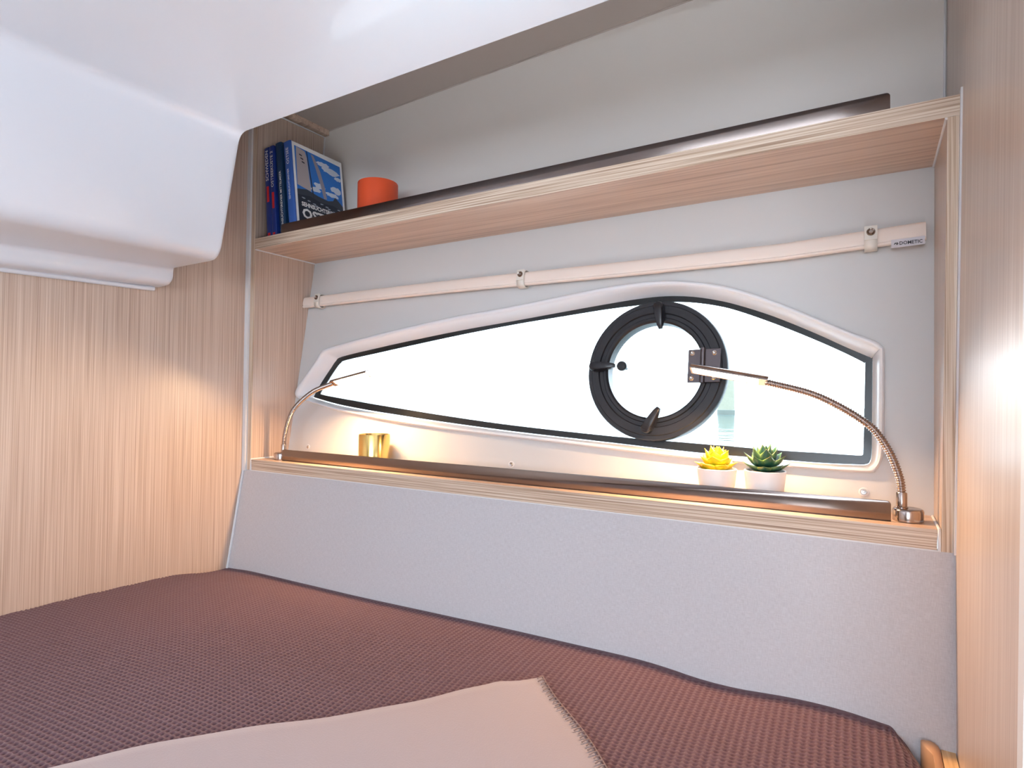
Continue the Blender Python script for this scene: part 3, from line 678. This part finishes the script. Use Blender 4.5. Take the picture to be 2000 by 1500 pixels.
bed = empty('bed', (-.77, .60, FLOOR)); tag(bed, 'built-in bed under the brown waffle blanket, with a tan rounded board at its right edge', 'bed')
def bp_(o): o.parent = bed; o.matrix_parent_inverse = Matrix.Translation(-bed.location); return o
rings = []
for x, i in ((-1.598, .012), (-1.59, .003), (-1.58, 0), (XE-.04, 0), (XE-.018, .006), (XE-.008, .03)):
    rings.append([(x, .15+i, -.66), (x, 1.040-i, -.66), (x, 1.040-i, -.518-i), (x, .15+i, -.518-i)])
bp_(MB().loft(rings).build('mattress', M_matt, smooth=40))
bp_(MB().box(-1.598, .04, .15, 1.03, FLOOR, -.661).build('bed_base', M_wallr))
# tan side board at the right end
pf = [(.0588, -.70), (.0588, -.4900), (.0620, -.4882), (.070, -.4879), (.075, -.4892), (.0795, -.4925), (.0822, -.4975), (.0830, -.504), (.0830, -.70)]
bp_(MB().loft([[(x, 1.049, z) for x, z in pf], [(x, 1.040, z) for x, z in pf], [(max(x, .0710), 1.012, z) for x, z in pf], [(max(x, .0710), .60, z-.04) for x, z in pf]]).build('side_board', M_tan, smooth=40))
tag(MB().box(.0832, xr(-.5)+.001, .62, 1.062, -.53, -.499).build('bed_ledge', M_ledge), 'light oak ledge between the bed board and the right wall', 'ledge')

# fleece throw lying on the blanket
def throw():
    c0 = np.array([-.478, .8932]); d1 = np.array([-.68, -.733]); d2 = np.array([.733, -.680])
    edge_pts = catmull([(-.478, .8932, 0), (-.5060, .8560, 0), (-.5620, .7880, 0), (-.6155, .7162, 0), (-.7139, .6022, 0), (-.792, .5076, 0), (-.8738, .3963, 0), (-.9177, .3304, 0), (-1.0, .205, 0), (-1.1, .05, 0)], 12)
    ed = [0.0]
    for i in range(1, len(edge_pts)): ed.append(ed[-1]+(edge_pts[i]-edge_pts[i-1]).length)
    ex = [p.x for p in edge_pts]; ey = [p.y for p in edge_pts]
    def back_edge(s): return np.array([np.interp(s, ed, ex), np.interp(s, ed, ey)])
    L1, L2 = 1.0, .62; n1, n2 = 150, 100
    vs = []; fs = []
    def P(s, t, lift):
        b = .0015*math.sin(s*40)*math.exp(-t*20) - .006*math.exp(-((s-.075)/.02)**2)*math.exp(-t*30)
        p = back_edge(s) + d1*.003*math.sin(t*26) + d2*(t+b)
        bx, by = min(max(p[0], -1.58), .03), min(p[1], 1.05)
        z = float(bed_z(np.array(bx), np.array(by))) + .0035 + .0022*math.sin(s*6+t*4) + .0015*math.sin(s*15-t*9)+.0025
        return (p[0], p[1], z+lift), p
    for k, lift in ((0, .004), (1, 0)):
        for i in range(n1+1):
            for j in range(n2+1):
                e = min(i, j)/3.0; lf = lift*min(1, .35+e*.65) if k == 0 else 0
                vs.append(P(L1*i/n1, L2*j/n2, lf)[0])
    o = (n1+1)*(n2+1); w = n2+1
    for i in range(n1):
        for j in range(n2):
            a, b, c, d = i*w+j, (i+1)*w+j, (i+1)*w+j+1, i*w+j+1
            fs.append((a, b, c, d)); fs.append((o+d, o+c, o+b, o+a))
    for i in range(n1): a, b = i*w, (i+1)*w; fs += [(a, o+a, o+b, b), (a+n2, b+n2, o+b+n2, o+a+n2)]
    for j in range(n2): a, b = j, j+1; fs += [(a, b, o+b, o+a), (n1*w+a, o+n1*w+a, o+n1*w+b, n1*w+b)]
    e = empty('fleece_throw', (c0[0], c0[1], -.48)); tag(e, 'pale beige fleece throw with stitched hem lying over the brown blanket', 'throw')
    inv = Matrix.Translation(-e.location)
    cl = MB().add(vs, fs).build('cloth', M_throw, smooth=60); cl.parent = e; cl.matrix_parent_inverse = inv
    # blanket stitch along the short edge: an edge yarn and slanted loops
    edge = [Vector(P(0, .004+t*.60/80, .0045)[0])+Vector((-d1[0], -d1[1], 0))*.0008 for t in range(81)]
    y = MB().tube(edge, .0011, 6).build('edge_yarn', M_stitch, cl, smooth=60)
    t = .008; k = 0
    while t < .5:
        a = Vector(P(.0, t, .0058)[0]); b = Vector(P(.006, t+.0008, .0064)[0]); c = Vector(P(.0112+.0018*math.sin(k*2.1), t+.0035, .0060)[0])
        s_ = MB().tube([a, b, c], .0011, 6).build('stitch', M_stitch, cl, smooth=60)
        t += .0098; k += 1
throw()
